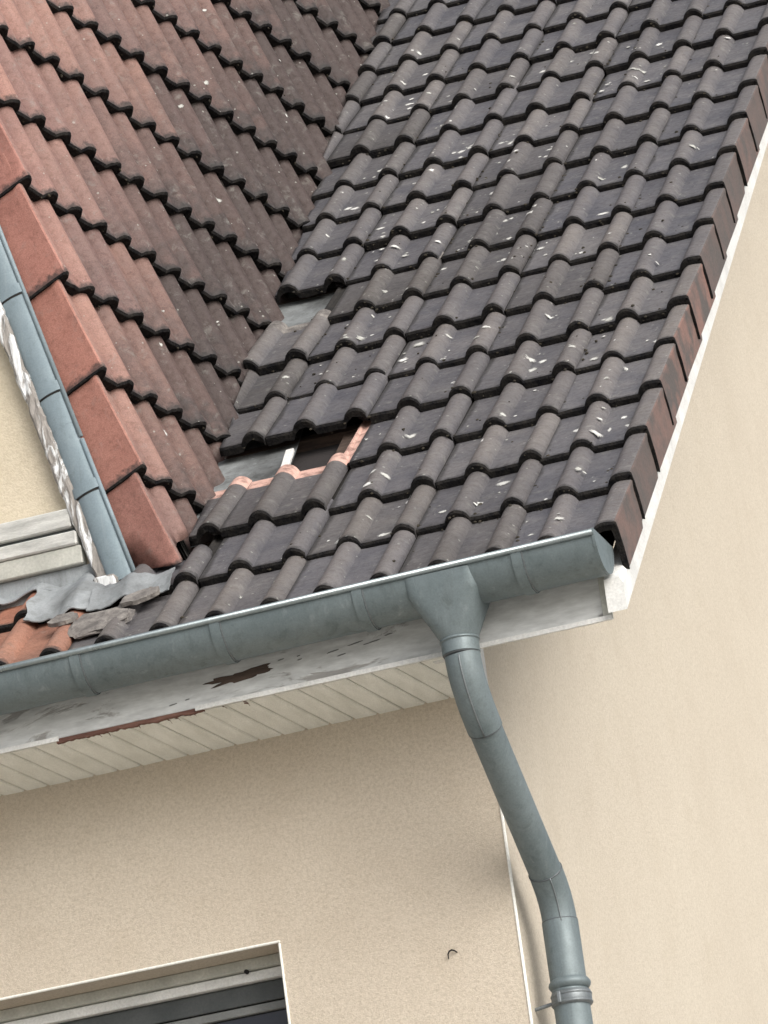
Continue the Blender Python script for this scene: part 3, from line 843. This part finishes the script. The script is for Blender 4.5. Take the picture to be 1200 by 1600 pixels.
# ------------------------------------------------------------------ downpipe
pipe = empty('downpipe', (-.375, .45, -5.8), 'grey zinc downpipe with swan neck at the house corner', 'downpipe')
PR = .0455
def arc(p0, p1, p2, n=10):
    return [(1-t)**2*Vector(p0)+2*t*(1-t)*Vector(p1)+t*t*Vector(p2) for t in [k/n for k in range(n+1)]]
A = Vector((OX, OY, -.232)); Bq = Vector((-.403, -.040, -.345)); Cq = Vector((-.377, .452, -.800)); Dq = Vector((-.375, .452, -5.8))
dir1 = (Cq-Bq).normalized()
e_a = Bq + Vector((0, 0, .078)); e_b = Bq + dir1*.135
f_a = Cq - dir1*.085; f_b = Cq + Vector((0, 0, -.070))
def pipe_part(name, path, r, parent, mat=M_ZINC, n=32):
    v, f = tube(path, r, n); me = mesh(name, v, f, True); me.set_sharp_from_angle(angle=R(50)); return obj(name, me, parent, None, [mat])
pipe_part('socket', [A+Vector((0, 0, .004)), A+Vector((0, 0, -.036))], PR+.0025, pipe)
v_, f_ = tube([A+Vector((0, 0, .002)), A+Vector((0, 0, -.004))], PR+.005, 32); obj('socket_rim', mesh('socket_rim', v_, f_, True), pipe, None, [M_ZINC])
elbow1 = pipe_part('elbow', [A+Vector((0, 0, -.034))] + arc(e_a, Bq, e_b), PR, pipe)
pipe_part('offset_pipe', [e_b-dir1*.01, e_b+dir1*.002, f_a], PR-.003, pipe)
elbow2 = pipe_part('elbow', arc(f_a, Cq, f_b), PR-.001, pipe)
pipe_part('lower_pipe', [f_b+Vector((0, 0, .006)), f_b+Vector((0, 0, .0)), Dq], PR+.001, pipe)
def joint_ring(p, d, r, parent):
    v, f = tube([p-d*.0014, p+d*.0014], r, 32); return obj('joint_line', mesh('joint_line', v, f, True), parent, None, [M_SEAM])
joint_ring(e_b+dir1*.0016, dir1, PR-.0004, elbow1); joint_ring(f_a, dir1, PR-.0004, elbow2); joint_ring(f_b+Vector((0, 0, .0075)), Vector((0, 0, -1)), PR+.0004, elbow2)
joint_ring(A+Vector((0, 0, -.0375)), Vector((0, 0, -1)), PR+.0006, elbow1)
# folded seams on the elbows
def seam(path, off, r, parent):
    v, f = tube([p+o for p, o in zip(path, off)], r, 8); return obj('seam', mesh('seam', v, f, True), parent, None, [M_CLAMP])
viewv = (CAM-Vector((-.4, .1, -.4))).normalized()
pa = [A+Vector((0, 0, -.040))]+arc(e_a, Bq, e_b)
offs = []
for i, p in enumerate(pa):
    t = (pa[min(i+1, len(pa)-1)]-pa[max(0, i-1)]).normalized(); o_ = Vector((0.05, -1, -.25)); o_ = (o_-t*o_.dot(t)).normalized(); offs.append(o_*(PR+.0002))
seam(pa[1:], offs[1:], .0022, elbow1)
pb = arc(f_a, Cq, f_b); offs = []
for i, p in enumerate(pb):
    t = (pb[min(i+1, len(pb)-1)]-pb[max(0, i-1)]).normalized(); o_ = Vector((.35, -1, -.3)); o_ = (o_-t*o_.dot(t)).normalized(); offs.append(o_*(PR-.0005))
seam(pb, offs, .0018, elbow2)
# wall clamp
CZ = -1.055
def ring(name, z0, z1, r0, mat, parent, bulge=0.):
    k = 6; path = [Vector((-.375, .452, lerp(z0, z1, i/k))) for i in range(k+1)]
    rr_ = [r0 + bulge*math.sin(math.pi*i/k) for i in range(k+1)]
    v, f = tube(path, rr_, 32); return obj(name, mesh(name, v, f, True), parent, None, [mat])
ring('bead', CZ+.012, CZ+.040, PR+.001, M_ZINC, pipe, .008)
cl = ring('clamp', CZ-.030, CZ+.006, PR+.0045, M_CLAMP, pipe, .002)
ring('clamp_rib', CZ-.028, CZ-.020, PR+.006, M_CLAMP, cl, .002); ring('clamp_rib', CZ-.006, CZ+.002, PR+.006, M_CLAMP, cl, .002)
box('clamp_lug', (-.398, .452-PR-.016, CZ-.028), (-.388, .452-PR+.004, CZ+.002), M_CLAMP, cl, bevel=.002)
v_, f_ = tube([(-.375-PR+.004, .448, CZ-.014), (-.475, .446, CZ-.022)], .005, 10); obj('clamp_stud', mesh('clamp_stud', v_, f_), cl, None, [M_CLAMP])

# ------------------------------------------------------------------ small things
# bent iron hook in the wall
hk = [(-.662, YW-.004, -.917), (-.661, YW-.009, -.906), (-.656, YW-.011, -.899), (-.649, YW-.011, -.897), (-.642, YW-.009, -.900), (-.638, YW+.004, -.904)]
v_, f_ = tube(hk, [.0012, .0018, .0022, .0026, .0022, .0016], 8)
tag(obj('wall_hook', mesh('wall_hook', v_, f_, True), None, None, [M_DIRT]), 'small bent dark iron hook on the beige wall', 'hook')
# lump of mortar at the foot of the dormer
def lump(name, ctr, rx, ry, rz, seed, mat, sub=3):
    bm = bmesh.new(); bmesh.ops.create_icosphere(bm, subdivisions=sub, radius=1)
    fr = frame(Vector((0, 0, 0)), MX, MU, MN).to_3x3()
    for v in bm.verts:
        n_ = v.co.copy(); k = 1+.30*noise.noise(n_*1.6+Vector((seed, 0, 0)))+.16*noise.noise(n_*4+Vector((0, seed, 0)))
        v.co = Vector((math.copysign(abs(n_.x)**.7, n_.x)*rx*k, math.copysign(abs(n_.y)**.7, n_.y)*ry*k, n_.z*rz*k))
        v.co = fr @ v.co + ctr
    return bm_mesh(name, bm, False)
tag(obj('mortar_lump', lump('mortar_lump', deckpt(-1.405, .165, -.022), .085, .072, .014, 4.2, M_MORTAR), None, None, [M_MORTAR]),
    'broken flat grey mortar slab on the eaves tiles under the dormer foot', 'mortar')
tag(obj('fallen_leaf', lump('fallen_leaf', deckpt(-.655, .66*GM, main_surf(-.655, .66*GM)+.002), .009, .012, .002, 1.1, M_LEAF, 2), None, None, [M_LEAF]),
    'tiny yellow leaf lying on a dark tile above the gutter', 'leaf')

# shards of broken tile lying at the foot of the dormer
def shard(name, cx, ct, pts, rot_, tilt, th_, label):
    fine = []
    for k, (x, y) in enumerate(pts):
        x2, y2 = pts[(k+1) % len(pts)]
        for u in (0, .2, .45, .7):
            x3, y3 = lerp(x, x2, u), lerp(y, y2, u)
            fine.append((x3 + .007*noise.noise(Vector((x3*80, y3*80, ct))), y3 + .007*noise.noise(Vector((x3*80, y3*80, ct+5)))))
    pts = fine
    vs_, n = [], len(pts)
    fr = frame(deckpt(cx, ct, 0), MX, MU, MN) @ Matrix.Rotation(R(rot_), 4, 'Z') @ Matrix.Rotation(R(tilt), 4, 'X')
    for z in (0, -th_):
        for (x, y) in pts: vs_.append(fr @ Vector((x, y, z + .003*noise.noise(Vector((x*60, y*60, ct*9))))))
    fs = [tuple(range(n)), tuple(range(n, 2*n))[::-1]] + [(k, n+k, n+(k+1) % n, (k+1) % n) for k in range(n)]
    return tag(obj(name, mesh(name, vs_, fs), None, None, [M_MORTAR]), label, 'tile shard')
shard('tile_shard', -1.300, .245, [(-.055, -.018), (-.02, -.03), (.03, -.022), (.055, -.005), (.05, .022), (.01, .03), (-.04, .022)], 12, 4, .012, 'dark broken tile shard lying right of the lead sheet under the dormer')
shard('tile_shard', -1.505, .205, [(-.035, -.03), (.0, -.036), (.03, -.02), (.036, .02), (.01, .034), (-.03, .025)], -14, -3, .011, 'dark broken tile shard lying left of the grey mortar slab')

# white lichen patches and bird droppings lie on the tiles
def dorm_surf(s, t):
    m = math.floor(t/GD); d = t-m*GD
    n = (s-.037)/.149; k = math.floor(n)
    sl = s - .037
    xl = -((2*.149) - ((sl-.149) % (2*.149)))
    return h_std(xl) - ROLL_H - TILT_D*d
SV, SF = [], []
def add_spot(fr, surf, u, v, ru, rv, seed):
    n = 10; s0 = len(SV)
    SV.append(fr(u, v, surf(u, v)+.0014))
    for i in range(n):
        a = 2*math.pi*i/n; k = 1+.55*noise.noise(Vector((math.cos(a)*1.5, math.sin(a)*1.5, seed*7.7)))
        uu, vv_ = u+ru*k*math.cos(a), v+rv*k*math.sin(a)
        SV.append(fr(uu, vv_, surf(uu, vv_)+.0011))
    for i in range(n): SF.append((s0, s0+1+i, s0+1+(i+1) % n))
fm = lambda u, v, d: deckpt(u, v, d)
fd = lambda s, t, d: DO + DH*s + DU*t + DN*d
for i in range(1050):
    t = rng.uniform(.1, 6.1); vx = valley_x(t*math.cos(P_))
    x = rng.uniform(vx+.08, -.03)
    dens = .45 + .5*min(1, t/3.2)
    if x > -.35 and t > 1.5: dens *= .35
    if rng.random() > dens: continue
    if (3*GM-.02 < t < 4*GM and x < -.85) or (7*GM-.02 < t < 8*GM and x < -1.15): continue
    r = rng.choice((.003, .004, .005, .006, .008, .010, .013))*rng.uniform(.8, 1.3)
    if (t % GM) < .012+r or (t % GM) > GM-.03-1.5*r: continue
    if ((-x+.037) % .30) < .006+1.4*r or ((-x+.037) % .30) > .30-1.4*r: continue
    add_spot(fm, main_surf, x, t, r*rng.uniform(.9, 1.6), r*rng.uniform(1.0, 1.9), i)
    if rng.random() < .3: add_spot(fm, main_surf, x+rng.uniform(-.02, .02), t+rng.uniform(-.015, .015), r*.6, r*.5, i+.5)
add_spot(fm, main_surf, -.125, 2.22*GM, .020, .016, 900); add_spot(fm, main_surf, -.100, 2.38*GM, .006, .024, 901)
for i in range(520):
    s = rng.uniform(.2, 4.2); t = rng.uniform(.1, 3.0)
    P3 = fd(s, t, 0)
    if MN.dot(P3) < .08: continue
    if (t % GD) < .02 or (t % GD) > .28: continue
    if rng.random() > .35+.65*max(0, 1-MN.dot(P3)/.8): continue
    r = rng.choice((.003, .004, .005, .008, .012))*rng.uniform(.7, 1.2)
    add_spot(fd, dorm_surf, s, t, r, r*rng.uniform(.8, 1.8), 300+i)
SM = mesh('lichen_spots', SV, SF, True)
SM.attributes.new('fade', 'FLOAT', 'POINT').data.foreach_set('value', [1. if i % 11 == 0 else 0. for i in range(len(SV))])
tag(obj('lichen_spots', SM, None, None, [M_SPOT]), 'white lichen spots and bird droppings scattered over the roof tiles', 'lichen', None, 'stuff')

# crumbs of moss along the joints and under the noses
bm = bmesh.new()
def crumb(ctr, r, fr3, seed):
    res = bmesh.ops.create_icosphere(bm, subdivisions=1, radius=1)
    for v in res['verts']:
        k = r*(1+.5*noise.noise(v.co*2+Vector((seed*3.3, 0, 0)))); c = v.co*k; c.z *= .6
        v.co = fr3 @ c + ctr
f3m = frame(Vector((0, 0, 0)), MX, MU, MN).to_3x3(); f3d = frame(Vector((0, 0, 0)), DH, DU, DN).to_3x3()
for i in range(430):
    j = rng.randrange(0, 17); c_ = rng.randrange(1, 6)
    x = -.30*c_ + .037 + rng.uniform(-.002, .010) if rng.random() < .6 else rng.uniform(-1.3, -.05)
    t = (j + rng.random()**1.5*.8)*GM
    if x < valley_x(t*math.cos(P_))+.05 or (j in (3, 7) and x < -.86): continue
    crumb(deckpt(x, t, main_surf(x, t)+.001), rng.uniform(.002, .0065), f3m, i)
for i in range(420):
    j = rng.randrange(1, 18); x = rng.uniform(-1.45, -.05) if rng.random() < .8 else rng.uniform(-1.3, -.7); t = j*GM - .003
    if x < valley_x(t*math.cos(P_))+.03 or (j in (3,) and x < -.86): continue
    crumb(deckpt(x, t, main_surf(x, j*GM+.0005) - rng.uniform(.004, .020)), rng.uniform(.002, .0055), f3m, i+500)
for i in range(380):
    m = rng.randrange(-1, 10); s_ = rng.uniform(.05, 4.0); t = m*GD
    if MN.dot(DO + DH*s_ + DU*t) < .05: continue
    crumb(DO + DH*s_ + DU*(t-.003) + DN*(dorm_surf(s_, t+.0005) - rng.uniform(.002, .022)), rng.uniform(.0025, .006), f3d, i+900)
tag(obj('moss_crumbs', bm_mesh('moss_crumbs', bm), None, None, [M_MOSS]), 'dark dry moss crumbs along the joints of the grey tiles', 'moss', None, 'stuff')
